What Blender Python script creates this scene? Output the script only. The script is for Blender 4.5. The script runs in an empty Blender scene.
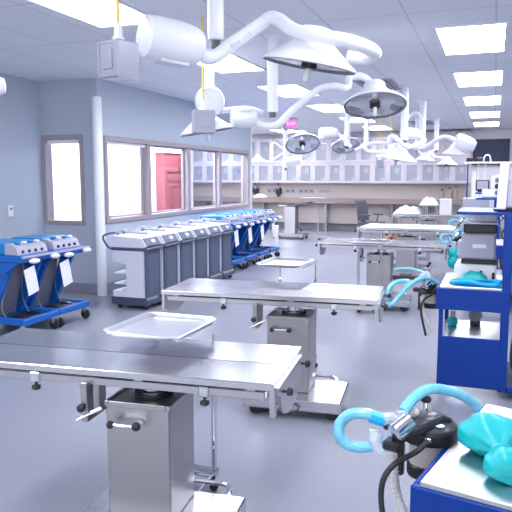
import bpy, bmesh, math, random
from mathutils import Vector, Matrix
random.seed(7)
PI = math.pi
sc = bpy.context.scene
COL = sc.collection
# ------------------------------------------------------------------ camera
F, CXY, VX, VY, H = 640.0, 256.0, 495.0, 177.0, 1.6
TH = math.atan((CXY - VY) / F)
PS = math.atan((VX - CXY) / math.hypot(F, CXY - VY))
cd = bpy.data.cameras.new('camera'); cam = bpy.data.objects.new('camera', cd); COL.objects.link(cam)
cam.location = (0, 0, H); cam.rotation_euler = (PI / 2 - TH, 0, PS)
cd.sensor_width = 36; cd.lens = 36 * F / 512; cd.clip_start = 0.05; cd.clip_end = 200
sc.camera = cam
FW = Vector((-math.sin(PS) * math.cos(TH), math.cos(PS) * math.cos(TH), -math.sin(TH)))
RT = Vector((math.cos(PS), math.sin(PS), 0)); UP = RT.cross(FW)
def at(px, py, d):
    """a surveyed point: bearing read off the photograph, d metres away along the view axis"""
    d = d * DS
    return Vector((0, 0, H)) + (FW + RT * ((px - CXY) / F) + UP * ((CXY - py) / F)) * d
def ony(px, py, y):
    r = FW + RT * ((px - CXY) / F) + UP * ((CXY - py) / F)
    return Vector((0, 0, H)) + r * (y / r.y)

DS = 640 / 670
# ------------------------------------------------------------------ materials
def mat(name, col, rough=.5, metal=0., var=.0, scale=8., bump=0., spec=.5, coat=0., emit=None, estr=0., trans=0., alpha=1., stretch=None):
    m = bpy.data.materials.new(name); m.use_nodes = True
    nt = m.node_tree; b = nt.nodes['Principled BSDF']
    b.inputs['Base Color'].default_value = (*col, 1); b.inputs['Roughness'].default_value = rough
    b.inputs['Metallic'].default_value = metal; b.inputs['Specular IOR Level'].default_value = spec
    b.inputs['Coat Weight'].default_value = coat; b.inputs['Transmission Weight'].default_value = trans
    b.inputs['Alpha'].default_value = alpha
    if emit: b.inputs['Emission Color'].default_value = (*emit, 1); b.inputs['Emission Strength'].default_value = estr
    if var or bump:
        tc = nt.nodes.new('ShaderNodeTexCoord'); n = nt.nodes.new('ShaderNodeTexNoise')
        n.inputs['Scale'].default_value = scale; n.inputs['Detail'].default_value = 4
        src = tc.outputs['Object']
        if stretch:
            mp = nt.nodes.new('ShaderNodeMapping'); mp.inputs['Scale'].default_value = stretch
            nt.links.new(src, mp.inputs['Vector']); src = mp.outputs['Vector']
        nt.links.new(src, n.inputs['Vector'])
        if var:
            mx = nt.nodes.new('ShaderNodeMix'); mx.data_type = 'RGBA'
            mx.inputs[6].default_value = (*[c * (1 - var) for c in col], 1)
            mx.inputs[7].default_value = (*[min(1, c * (1 + var)) for c in col], 1)
            nt.links.new(n.outputs['Fac'], mx.inputs[0]); nt.links.new(mx.outputs[2], b.inputs['Base Color'])
            if metal:
                mr = nt.nodes.new('ShaderNodeMapRange'); mr.inputs[3].default_value = rough * .8; mr.inputs[4].default_value = rough * 1.25
                nt.links.new(n.outputs['Fac'], mr.inputs[0]); nt.links.new(mr.outputs[0], b.inputs['Roughness'])
        if bump:
            bp = nt.nodes.new('ShaderNodeBump'); bp.inputs['Strength'].default_value = bump; bp.inputs['Distance'].default_value = .01
            nt.links.new(n.outputs['Fac'], bp.inputs['Height']); nt.links.new(bp.outputs['Normal'], b.inputs['Normal'])
    return m
LT = (.90, .93, 1.0)
M = dict(
    steel=mat('brushed_steel', (.52, .51, .54), .26, 1, .03, 6, stretch=(.6, 30, 30)),
    steel_top=mat('table_steel', (.60, .60, .635), .22, 1, .03, 4, stretch=(.6, 40, 40)),
    steel_dull=mat('satin_steel', (.42, .405, .42), .36, 1, .06, 10, stretch=(14, 14, 1)),
    steel_plain=mat('plain_steel', (.50, .49, .52), .28, 1),
    chrome=mat('chrome', (.78, .79, .82), .1, 1),
    black=mat('black_plastic', (.012, .012, .016), .35, var=.2),
    rubber=mat('black_rubber', (.02, .02, .024), .6, var=.2),
    darkgap=mat('dark_steel', (.12, .12, .14), .4, .8),
    white=mat('white_enamel', (.86, .87, .92), .28, var=.02, coat=.3),
    whitep=mat('white_plastic', (.82, .82, .86), .42, var=.03),
    cartwhite=mat('pale_plastic', (.70, .70, .78), .42, var=.03),
    cartgrey=mat('slate_plastic', (.085, .11, .175), .45, var=.06, scale=20),
    cartdark=mat('dark_slate_plastic', (.055, .075, .13), .42, var=.08),
    greycase=mat('grey_casing', (.43, .43, .52), .45, .1, .05),
    midgrey=mat('mid_grey', (.22, .22, .27), .5, var=.06),
    blue=mat('royal_blue_paint', (.0, .034, .25), .45, var=.10, scale=30, spec=.3),
    brightblue=mat('bright_blue_paint', (.003, .12, .50), .4, var=.08, scale=10),
    skyblue=mat('sky_blue_plastic', (.005, .20, .52), .4, var=.06),
    cyan=mat('cyan_hose', (.17, .55, .78), .3, var=.3, scale=40, coat=.3),
    cyanp=mat('cyan_plastic', (.0, .42, .90), .35, var=.1),
    teal=mat('teal_rubber', (.0, .40, .43), .42, var=.10, scale=16, bump=.25),
    clear=mat('clear_plastic', (.80, .86, .93), .12, alpha=.42, coat=.5),
    hosewhite=mat('white_corrugated_hose', (.74, .70, .68), .45, var=.06, scale=30),
    beige=mat('beige_granules', (.60, .53, .48), .6, var=.35, scale=180),
    grey_glass=mat('tinted_glass', (.56, .60, .70), .12, alpha=.30, coat=.6),
    lens=None,
    screen=mat('screen_black', (.012, .018, .06), .6, var=.2, scale=40),
    wall=mat('blue_grey_paint', (.46, .515, .60), .55, var=.02, scale=30),
    wallw=mat('ivory_paint', (.72, .69, .74), .6, var=.02),
    wallb=mat('beige_paint', (.54, .475, .45), .6, var=.03),
    alcove=mat('white_paint', (.84, .86, .90), .6, var=.02),
    frame=mat('taupe_frame', (.36, .31, .33), .45, var=.06, scale=30),
    framel=mat('pale_frame', (.60, .56, .60), .45, var=.05),
    base=mat('grey_cove_base', (.27, .28, .34), .4, var=.08),
    cab=mat('cabinet_laminate', (.52, .475, .535), .4, var=.03),
    cabin=mat('cabinet_inside', (.50, .50, .58), .5, var=.03),
    counter=mat('taupe_counter', (.27, .21, .20), .4, var=.08, scale=40),
    counterl=mat('desk_panel', (.56, .50, .47), .5, var=.03),
    cloth=mat('white_cloth', (.86, .87, .92), .85, var=.03, bump=.4, scale=12),
    paper=mat('white_paper', (.84, .85, .92), .7, var=.02),
    red=mat('red_paint', (.25, .06, .07), .5, var=.15, scale=16),
    redd=mat('dark_red_paint', (.16, .03, .04), .5, var=.15),
    orange=mat('orange_cord', (.62, .16, .06), .5, var=.2),
    yellow=mat('yellow_cord', (.80, .60, .10), .45, var=.1),
    panel=mat('light_diffuser', (.9, .9, .95), .5, emit=LT, estr=18.0),
    panelhi=mat('bright_diffuser', (.9, .9, .95), .5, emit=(.95, .97, 1), estr=60.0),
    exitpink=mat('exit_sign_red', (.9, .1, .4), .4, emit=(1.0, .05, .32), estr=.85),
    exittxt=mat('exit_sign_letters', (.8, .5, .6), .4, emit=(1.0, .62, .74), estr=.8),
    print_grey=mat('grey_print', (.45, .45, .5), .6),
)
def lens_mat():
    m = mat('lamp_glass', (.30, .30, .36), .14, .75)
    nt = m.node_tree; b = nt.nodes['Principled BSDF']
    tc = nt.nodes.new('ShaderNodeTexCoord'); v = nt.nodes.new('ShaderNodeTexVoronoi'); v.inputs['Scale'].default_value = 9
    cr = nt.nodes.new('ShaderNodeValToRGB'); cr.color_ramp.elements[0].color = (.22, .22, .26, 1); cr.color_ramp.elements[1].color = (.95, .95, 1.0, 1)
    nt.links.new(tc.outputs['Object'], v.inputs['Vector']); nt.links.new(v.outputs['Color'], cr.inputs['Fac'])
    nt.links.new(cr.outputs['Color'], b.inputs['Base Color'])
    bp = nt.nodes.new('ShaderNodeBump'); bp.inputs['Strength'].default_value = .6
    nt.links.new(v.outputs['Distance'], bp.inputs['Height']); nt.links.new(bp.outputs['Normal'], b.inputs['Normal'])
    return m
M['lens'] = lens_mat()
def glass_mat():
    m = bpy.data.materials.new('window_glass'); m.use_nodes = True; nt = m.node_tree; nt.nodes.clear()
    o = nt.nodes.new('ShaderNodeOutputMaterial'); mx = nt.nodes.new('ShaderNodeMixShader')
    t = nt.nodes.new('ShaderNodeBsdfTransparent'); g = nt.nodes.new('ShaderNodeBsdfGlossy'); fr = nt.nodes.new('ShaderNodeLayerWeight'); fr.inputs['Blend'].default_value = .12
    mr = nt.nodes.new('ShaderNodeMapRange'); mr.inputs[3].default_value = .03; mr.inputs[4].default_value = .16
    t.inputs['Color'].default_value = (.93, .95, 1, 1); g.inputs['Roughness'].default_value = .02
    nt.links.new(fr.outputs[1], mr.inputs[0]); nt.links.new(mr.outputs[0], mx.inputs[0]); nt.links.new(t.outputs[0], mx.inputs[1]); nt.links.new(g.outputs[0], mx.inputs[2]); nt.links.new(mx.outputs[0], o.inputs[0])
    return m
M['glass'] = glass_mat()
def floor_mat():
    m = mat('speckled_vinyl', (.25, .255, .345), .30, spec=.45)
    nt = m.node_tree; b = nt.nodes['Principled BSDF']
    tc = nt.nodes.new('ShaderNodeTexCoord')
    n1 = nt.nodes.new('ShaderNodeTexNoise'); n1.inputs['Scale'].default_value = 140; n1.inputs['Detail'].default_value = 3
    n2 = nt.nodes.new('ShaderNodeTexNoise'); n2.inputs['Scale'].default_value = 1.2; n2.inputs['Detail'].default_value = 5
    cr = nt.nodes.new('ShaderNodeValToRGB'); cr.color_ramp.elements[0].position = .3; cr.color_ramp.elements[1].position = .72
    cr.color_ramp.elements[0].color = (.25, .26, .325, 1); cr.color_ramp.elements[1].color = (.34, .35, .42, 1)
    mx = nt.nodes.new('ShaderNodeMix'); mx.data_type = 'RGBA'; mx.blend_type = 'MULTIPLY'; mx.inputs[0].default_value = .16
    for n in (n1, n2): nt.links.new(tc.outputs['Object'], n.inputs['Vector'])
    nt.links.new(n1.outputs['Fac'], cr.inputs['Fac']); nt.links.new(cr.outputs['Color'], mx.inputs[6]); nt.links.new(n2.outputs['Fac'], mx.inputs[7])
    nt.links.new(mx.outputs[2], b.inputs['Base Color'])
    mr = nt.nodes.new('ShaderNodeMapRange'); mr.inputs[3].default_value = .24; mr.inputs[4].default_value = .40
    nt.links.new(n2.outputs['Fac'], mr.inputs[0]); nt.links.new(mr.outputs[0], b.inputs['Roughness'])
    return m
M['floor'] = floor_mat()
def ceil_mat():
    m = mat('ceiling_tile', (.74, .74, .84), .8, spec=.2)
    nt = m.node_tree; b = nt.nodes['Principled BSDF']
    tc = nt.nodes.new('ShaderNodeTexCoord'); mp = nt.nodes.new('ShaderNodeMapping')
    mp.inputs['Location'].default_value = (.045, -.21, 0)
    br = nt.nodes.new('ShaderNodeTexBrick'); br.offset = 0
    br.inputs['Color1'].default_value = (.88, .895, .94, 1); br.inputs['Color2'].default_value = (.865, .88, .925, 1); br.inputs['Mortar'].default_value = (.68, .69, .75, 1)
    br.inputs['Scale'].default_value = 1; br.inputs['Mortar Size'].default_value = .008; br.inputs['Brick Width'].default_value = .68; br.inputs['Row Height'].default_value = 1.305
    nt.links.new(tc.outputs['Object'], mp.inputs['Vector']); nt.links.new(mp.outputs['Vector'], br.inputs['Vector'])
    nz = nt.nodes.new('ShaderNodeTexNoise'); nz.inputs['Scale'].default_value = 160
    mx = nt.nodes.new('ShaderNodeMix'); mx.data_type = 'RGBA'; mx.blend_type = 'MULTIPLY'; mx.inputs[0].default_value = .10
    nt.links.new(tc.outputs['Object'], nz.inputs['Vector']); nt.links.new(br.outputs['Color'], mx.inputs[6]); nt.links.new(nz.outputs['Fac'], mx.inputs[7])
    nt.links.new(mx.outputs[2], b.inputs['Base Color'])
    return m
M['ceil'] = ceil_mat()

# ------------------------------------------------------------------ mesh builder
class MB:
    def __init__(s): s.bm = bmesh.new(); s.boxy = False
    def _xf(s, verts, mx):
        if mx is not None: bmesh.ops.transform(s.bm, matrix=mx, verts=verts)
    def box(s, lo, hi, bev=0., mx=None):
        s.boxy = True
        r = bmesh.ops.create_cube(s.bm, size=1.); v = r['verts']
        d = [hi[i] - lo[i] for i in range(3)]
        for q in v: q.co = Vector([(lo[i] + hi[i]) / 2 + q.co[i] * d[i] for i in range(3)])
        if bev:
            e = list({e for q in v for e in q.link_edges})
            rr = bmesh.ops.bevel(s.bm, geom=e, offset=min(bev, min(map(abs, d)) * .45), segments=1, affect='EDGES')
            v = list({q for f in rr['faces'] for q in f.verts} | {q for q in v if q.is_valid})
        s._xf(v, mx); return s
    def ring_loft(s, rings, cap0=True, cap1=True, closed=True):
        vs = [[s.bm.verts.new(p) for p in r] for r in rings]
        n = len(rings[0])
        for a, b in zip(vs, vs[1:]):
            for i in range(n if closed else n - 1):
                j = (i + 1) % n
                s.bm.faces.new((a[i], a[j], b[j], b[i]))
        if cap0 and closed: s.bm.faces.new(vs[0][::-1])
        if cap1 and closed: s.bm.faces.new(vs[-1])
        return s
    def lathe(s, prof, origin=(0, 0, 0), axis=(0, 0, 1), seg=24, cap0=True, cap1=True):
        """prof: (radius, height along axis)"""
        ax = Vector(axis).normalized(); u = ax.orthogonal().normalized(); w = ax.cross(u); o = Vector(origin)
        rings = []
        for r, h in prof:
            r = max(r, 1e-4)
            rings.append([o + ax * h + (u * math.cos(2 * PI * k / seg) + w * math.sin(2 * PI * k / seg)) * r for k in range(seg)])
        return s.ring_loft(rings, cap0, cap1)
    def cyl(s, p0, p1, r, r1=None, seg=16):
        p0, p1 = Vector(p0), Vector(p1); L = (p1 - p0).length
        return s.lathe([(r, 0), (r if r1 is None else r1, L)], p0, p1 - p0, seg)
    def tube(s, pts, r, seg=10, smooth=True, n=6, r1=None):
        P = [Vector(p) for p in pts]
        if smooth and len(P) > 2:
            Q = []
            for i in range(len(P) - 1):
                a, b, c, d = P[max(i - 1, 0)], P[i], P[i + 1], P[min(i + 2, len(P) - 1)]
                for k in range(n):
                    t = k / n
                    Q.append(.5 * ((2 * b) + (c - a) * t + (2 * a - 5 * b + 4 * c - d) * t * t + (3 * b - a - 3 * c + d) * t ** 3))
            Q.append(P[-1]); P = Q
        T = [(P[min(i + 1, len(P) - 1)] - P[max(i - 1, 0)]).normalized() for i in range(len(P))]
        u = T[0].orthogonal().normalized(); rings = []
        for i, p in enumerate(P):
            u = (u - T[i] * u.dot(T[i])); u = u.normalized() if u.length > 1e-6 else T[i].orthogonal().normalized()
            w = T[i].cross(u); rr = r if r1 is None else r + (r1 - r) * i / (len(P) - 1)
            rings.append([p + (u * math.cos(2 * PI * k / seg) + w * math.sin(2 * PI * k / seg)) * rr for k in range(seg)])
        return s.ring_loft(rings)
    def corr(s, pts, r, amp=.15, per=4):
        """corrugated hose"""
        P = [Vector(p) for p in pts]; Q = []
        for i in range(len(P) - 1):
            a, b, c, d = P[max(i - 1, 0)], P[i], P[i + 1], P[min(i + 2, len(P) - 1)]
            for k in range(10):
                t = k / 10
                Q.append(.5 * ((2 * b) + (c - a) * t + (2 * a - 5 * b + 4 * c - d) * t * t + (3 * b - a - 3 * c + d) * t ** 3))
        Q.append(P[-1]); rings = []
        u = None
        for i, p in enumerate(Q):
            t = (Q[min(i + 1, len(Q) - 1)] - Q[max(i - 1, 0)]).normalized()
            u = t.orthogonal().normalized() if u is None else (u - t * u.dot(t)).normalized()
            w = t.cross(u); rr = r * (1 + amp * (1 if i % 2 else -1))
            rings.append([p + (u * math.cos(2 * PI * k / 10) + w * math.sin(2 * PI * k / 10)) * rr for k in range(10)])
        return s.ring_loft(rings)
    def prism(s, poly, axis, lo, hi, mx=None):
        """poly of 2D points extruded along axis 0/1/2 from lo to hi"""
        def mk(p, t):
            q = list(p); q.insert(axis, t); return Vector(q)
        n0 = len(s.bm.verts)
        s.ring_loft([[mk(p, lo) for p in poly], [mk(p, hi) for p in poly]])
        s.bm.verts.ensure_lookup_table(); s._xf(s.bm.verts[n0:], mx); return s
    def ball(s, c, r, sq=(1, 1, 1), seg=16, mx=None, noise=0.):
        rr = bmesh.ops.create_uvsphere(s.bm, u_segments=seg, v_segments=max(6, seg * 2 // 3), radius=1.)
        for v in rr['verts']:
            k = 1 + noise * math.sin(v.co.x * 7 + v.co.z * 3) * math.cos(v.co.y * 6 - v.co.z * 4)
            v.co = Vector((v.co.x * sq[0], v.co.y * sq[1], v.co.z * sq[2])) * r * k
        s._xf(rr['verts'], mx)
        bmesh.ops.translate(s.bm, verts=rr['verts'], vec=Vector(c)); return s
    def frame(s, lo, hi, w, axis, d0, d1, bev=0.):
        """rectangular frame in the two axes other than axis"""
        a, b = [i for i in range(3) if i != axis]
        def bx(a0, a1, b0, b1):
            l = [0] * 3; h = [0] * 3; l[axis], h[axis] = d0, d1; l[a], h[a] = a0, a1; l[b], h[b] = b0, b1
            s.box(l, h, bev)
        bx(lo[0], lo[0] + w, lo[1], hi[1]); bx(hi[0] - w, hi[0], lo[1], hi[1])
        bx(lo[0] + w, hi[0] - w, lo[1], lo[1] + w); bx(lo[0] + w, hi[0] - w, hi[1] - w, hi[1]); return s
    def build(s, name, material, parent=None, world=False, ang=35):
        bmesh.ops.recalc_face_normals(s.bm, faces=s.bm.faces)
        me = bpy.data.meshes.new(name)
        if world and parent is not None:
            root = parent
            off = Vector((0, 0, 0))
            while root is not None: off += root.location; root = root.parent
            bmesh.ops.translate(s.bm, verts=s.bm.verts, vec=-off)
        s.bm.to_mesh(me); s.bm.free()
        for p in me.polygons: p.use_smooth = True
        me.set_sharp_from_angle(angle=math.radians(min(ang, 26) if s.boxy else ang))
        me.materials.append(M[material] if isinstance(material, str) else material)
        o = bpy.data.objects.new(name, me); COL.objects.link(o)
        if parent is not None: o.parent = parent
        return o
def tag(o, label=None, cat=None, group=None, kind=None):
    if label: o['label'] = label
    if cat: o['category'] = cat
    if group: o['group'] = group
    if kind: o['kind'] = kind
    return o
def thing(name, label, cat, loc=(0, 0, 0), rz=0., group=None):
    o = bpy.data.objects.new(name, None); COL.objects.link(o); o.empty_display_size = .1
    o.location = loc; o.rotation_euler = (0, 0, rz)
    return tag(o, label, cat, group)
def struct(o): return tag(o, kind='structure')
def dup(root, loc, rz, label, group=None):
    r = root.copy(); COL.objects.link(r); r.location = loc; r.rotation_euler = (0, 0, rz); r['label'] = label
    if group: r['group'] = group
    for ch in list(root.children):
        c = ch.copy(); COL.objects.link(c); c.parent = r
        for g in list(ch.children):
            d = g.copy(); COL.objects.link(d); d.parent = c
    return r
ORD = ['first', 'second', 'third', 'fourth', 'fifth', 'sixth', 'seventh', 'eighth', 'ninth', 'tenth', 'eleventh', 'twelfth']

# ------------------------------------------------------------------ the room
CH, XW, YJ, XO, YB, XA = 2.9, -4.99, 7.40, -5.92, 18.95, -7.0
XR = 5.6
struct(MB().box((-9.6, -3.0, -.1), (XR, YB + .1, 0)).build('floor', 'floor'))
struct(MB().box((-9.6, -3.0, CH), (XR, YB + .1, CH + .1)).build('ceiling', 'ceil'))
struct(MB().box((XO - .12, -3.0, 0), (XO, YJ + .12, CH)).build('wall_left', 'wall'))
def wall_open(name, axis, t0, t1, a0, a1, oa0, oa1, oz0, oz1):
    m = MB()
    def bx(p0, p1, z0, z1):
        if axis == 1: m.box((p0, t0, z0), (p1, t1, z1))
        else: m.box((t0, p0, z0), (t1, p1, z1))
    bx(a0, oa0, 0, CH); bx(oa1, a1, 0, CH); bx(oa0, oa1, 0, oz0); bx(oa0, oa1, oz1, CH)
    return struct(m.build(name, 'wall'))
JX0, JX1, JZ0, JZ1 = -5.90, -5.23, .94, 2.17
wall_open('wall_jog', 1, YJ, YJ + .12, XO, XW, JX0, JX1, JZ0, JZ1)
WY0, WY1, WZ0, WZ1 = 7.52, 12.98, .96, 2.16
wall_open('wall_window', 0, XW - .12, XW, YJ + .12, 13.12, WY0, WY1, WZ0, WZ1)
struct(MB().box((-9.6, YB, 0), (XR, YB + .1, CH)).build('wall_back', 'wallw'))
struct(MB().box((XR, -3.0, 0), (XR + .1, YB, CH)).build('wall_right', 'wallw'))
struct(MB().box((XA - .1, YJ + .12, 0), (XA, 14.4, CH)).build('wall_alcove', 'alcove'))
struct(MB().box((-9.7, 14.3, 0), (-9.6, YB, CH)).build('wall_far', 'wallw'))
struct(MB().box((-9.6, 14.3, 0), (XA - .1, 14.4, CH)).build('wall_alcove_end', 'alcove'))
# windows
w1 = struct(MB().frame((JX0, JZ0), (JX1, JZ1), .06, 1, YJ - .02, YJ + .13, .006).build('window_1', 'frame'))
MB().box((JX0 + .06, YJ + .07, JZ0 + .06), (JX1 - .06, YJ + .076, JZ1 - .06)).build('pane', 'glass', w1)
MB().box((JX0 + .06, YJ + .02, JZ1 - .12), (JX1 - .06, YJ + .06, JZ1 - .06), .01).build('blind_rail', 'whitep', w1)
w2 = struct(MB().frame((WY0, WZ0), (WY1, WZ1), .07, 0, XW - .13, XW + .025, .006).build('window_2', 'frame'))
mull = [8.72, 10.10, 11.45]
for y in mull: MB().box((XW - .12, y - .055, WZ0 + .06), (XW + .018, y + .055, WZ1 - .06), .006).build('mullion', 'frame', w2)
ys = [WY0 + .07] + mull + [WY1 - .07]
for a, b in zip(ys, ys[1:]):
    MB().box((XW - .085, a + .05, WZ0 + .065), (XW - .08, b - .05, WZ1 - .065)).build('pane', 'glass', w2)
    MB().frame((a + .045, WZ0 + .06), (b - .045, WZ1 - .06), .035, 0, XW - .10, XW - .06).build('sash', 'frame', w2)
MB().box((XW - .055, WY0 + .07, WZ1 - .115), (XW - .015, mull[0] - .055, WZ1 - .07), .008).build('blind_rail', 'whitep', w2)
# trims
struct(MB().lathe([(.066, 0), (.066, 2.63), (.06, 2.645), (.0, 2.65)], (-4.955, 7.335, 0), seg=28).build('trim_1', 'white'))
struct(MB().box((XW - .13, 13.12, 0), (XW + .02, 13.16, CH), .005).build('trim_2', 'white'))
struct(MB().box((XO, -3, 0), (XO + .012, YJ, .14), .004).build('baseboard_left', 'base'))
struct(MB().box((XO + .012, YJ - .012, 0), (XW, YJ, .14), .004).build('baseboard_jog', 'base'))
struct(MB().box((XW, YJ, 0), (XW + .012, 13.12, .14), .004).build('baseboard_window', 'base'))
struct(MB().box((-9.6, YB - .02, 0), (XR, YB, .22), .004).build('baseboard_back', 'base'))
# beige band of wall behind the bench
struct(MB().box((-9.6, YB - .012, .22), (-.62, YB, 1.45)).build('wall_back_panel', 'wallb'))

# red panel and light switch seen through the strip window
r = thing('red_cabinet', 'red panelled cabinet on the white wall seen through the strip window', 'cabinet', (XA + .001, 13.15, 0))
MB().box((0, -.62, 0), (.22, .62, 2.12), .01).build('body', 'red', r)
for (y0, y1, z0, z1) in ((-.52, .5, 1.50, 1.73), (-.3, .3, .86, 1.40), (.05, .5, 1.76, 2.03)):
    MB().frame((y0, z0), (y1, z1), .03, 0, .22, .235).build('door_panel', 'redd', r)
MB().box((.22, .28, 1.28), (.232, .42, 1.46)).build('notice', 'whitep', r)
MB().box((-.0, -.66, 2.12), (.26, .66, 2.22), .01).build('top_cap', 'whitep', r)
s = thing('wall_switch', 'small grey switch on the bright wall behind the first pane', 'switch', (XA, 11.45, .98))
MB().box((0, -.05, -.08), (.015, .05, .08), .004).build('plate', 'greycase', s); MB().box((.015, -.015, -.03), (.025, .015, .03)).build('rocker', 'midgrey', s)
s = thing('wall_switch', 'white wall control on blue-grey wall near the small window', 'switch', (XO, 6.72, 1.16))
MB().box((0, -.045, -.075), (.03, .045, .075), .008).build('plate', 'whitep', s); MB().box((.03, -.018, .015), (.036, .018, .045)).build('rocker', 'midgrey', s)

# ------------------------------------------------------------------ ceiling lights
def panel(x0, y0, label, hi=False, group=None):
    t = thing('ceiling_light', label, 'light', (x0, y0, CH), 0, group)
    MB().frame((-.01, -.01), (.62, 1.335), .03, 2, -.012, 0).build('frame', 'whitep', t)
    MB().box((.015, .015, -.009), (.595, 1.335, -.002)).build('diffuser', 'panelhi' if hi else 'panel', t)
    return t
for k, (x, y) in enumerate(((-7.6, 15.2), (-8.9, 15.2), (-8.3, 17.2))): panel(x, y, '%s added ceiling panel brightening the room behind the end panes' % ORD[k], hi=False)  # panels added to brighten the cabinets behind the end panes
GA, GB = 'ceiling panels over the anaesthesia carts', 'ceiling panels over the surgery tables'
for k in range(5): panel(-.56, 5.98 + 2.60 * k, '%s white ceiling panel from the camera in the row above the carts' % ORD[k], group=GA)
for k in range(6): panel(-3.28, 3.62 + 2.61 * k, '%s white ceiling panel from the camera in the row over the tables' % ORD[k], group=GB)
panel(-5.9, 16.9, 'long white ceiling panel above the glazed cabinets beyond the window wall')
for k, y in enumerate((8.2, 10.0, 11.8)): panel(-6.4, y, '%s added ceiling panel brightening the passage behind the windows' % ORD[k], hi=True)  # unseen panels, added extra strong to bleach the passage wall white
for x, y in ((-.56, 3.38), (-.56, .78), (-3.28, 1.0), (2.1, 2.0), (2.1, 7.2), (2.1, 12.4)):  # unseen overhead panels, added for their light on the room and tables
    panel(x, y, 'white ceiling panel added out of the picture overhead', group='ceiling panels out of the picture')
def vent(x, y, label):
    t = thing('ceiling_vent', label, 'vent', (x, y, CH))
    MB().frame((-.26, -.55), (.26, .55), .03, 2, -.014, 0).build('frame', 'greycase', t)
    MB().box((-.23, -.52, -.004), (.23, .52, 0)).build('backing', 'darkgap', t)
    for k in range(7): MB().box((-.2 + .066 * k - .012, -.5, -.012), (-.2 + .066 * k + .012, .5, -.006)).build('louver', 'greycase', t)
vent(-1.60, 9.34, 'grey louvred ceiling vent above the open-faced surgical lamp')
vent(-1.70, 16.1, 'grey louvred ceiling vent far back near the tall cabinet doors')
# exit sign
e = at(291, 124, 13.3)
t = thing('exit_sign', 'lit pink-red EXIT sign hanging from the ceiling', 'sign', e)
t.rotation_euler = (0, 0, PS)
MB().box((-.145, -.03, -.12), (.145, .03, .12), .008).build('housing', 'midgrey', t)
MB().box((-.10, -.036, -.078), (.10, -.03, .078)).build('lit_face', 'exitpink', t)
MB().cyl((0, 0, .125), (0, 0, CH - e.z), .012).build('stem', 'greycase', t)
def text(body, size, loc, rot, material, parent, name='lettering', ext=.0008):
    cu = bpy.data.curves.new(name, 'FONT'); cu.body = body; cu.size = size; cu.extrude = ext; cu.align_x = 'CENTER'; cu.align_y = 'CENTER'
    cu.materials.append(M[material]); o = bpy.data.objects.new(name, cu); COL.objects.link(o); o.location = loc; o.rotation_euler = rot
    me = bpy.data.meshes.new_from_object(o.evaluated_get(bpy.context.evaluated_depsgraph_get())); bpy.data.objects.remove(o)
    o = bpy.data.objects.new(name, me); COL.objects.link(o); o.location = loc; o.rotation_euler = rot; o.parent = parent
    return o
text('EXIT', .085, (0, -.038, 0), (PI / 2, 0, 0), 'exittxt', t)

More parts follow.
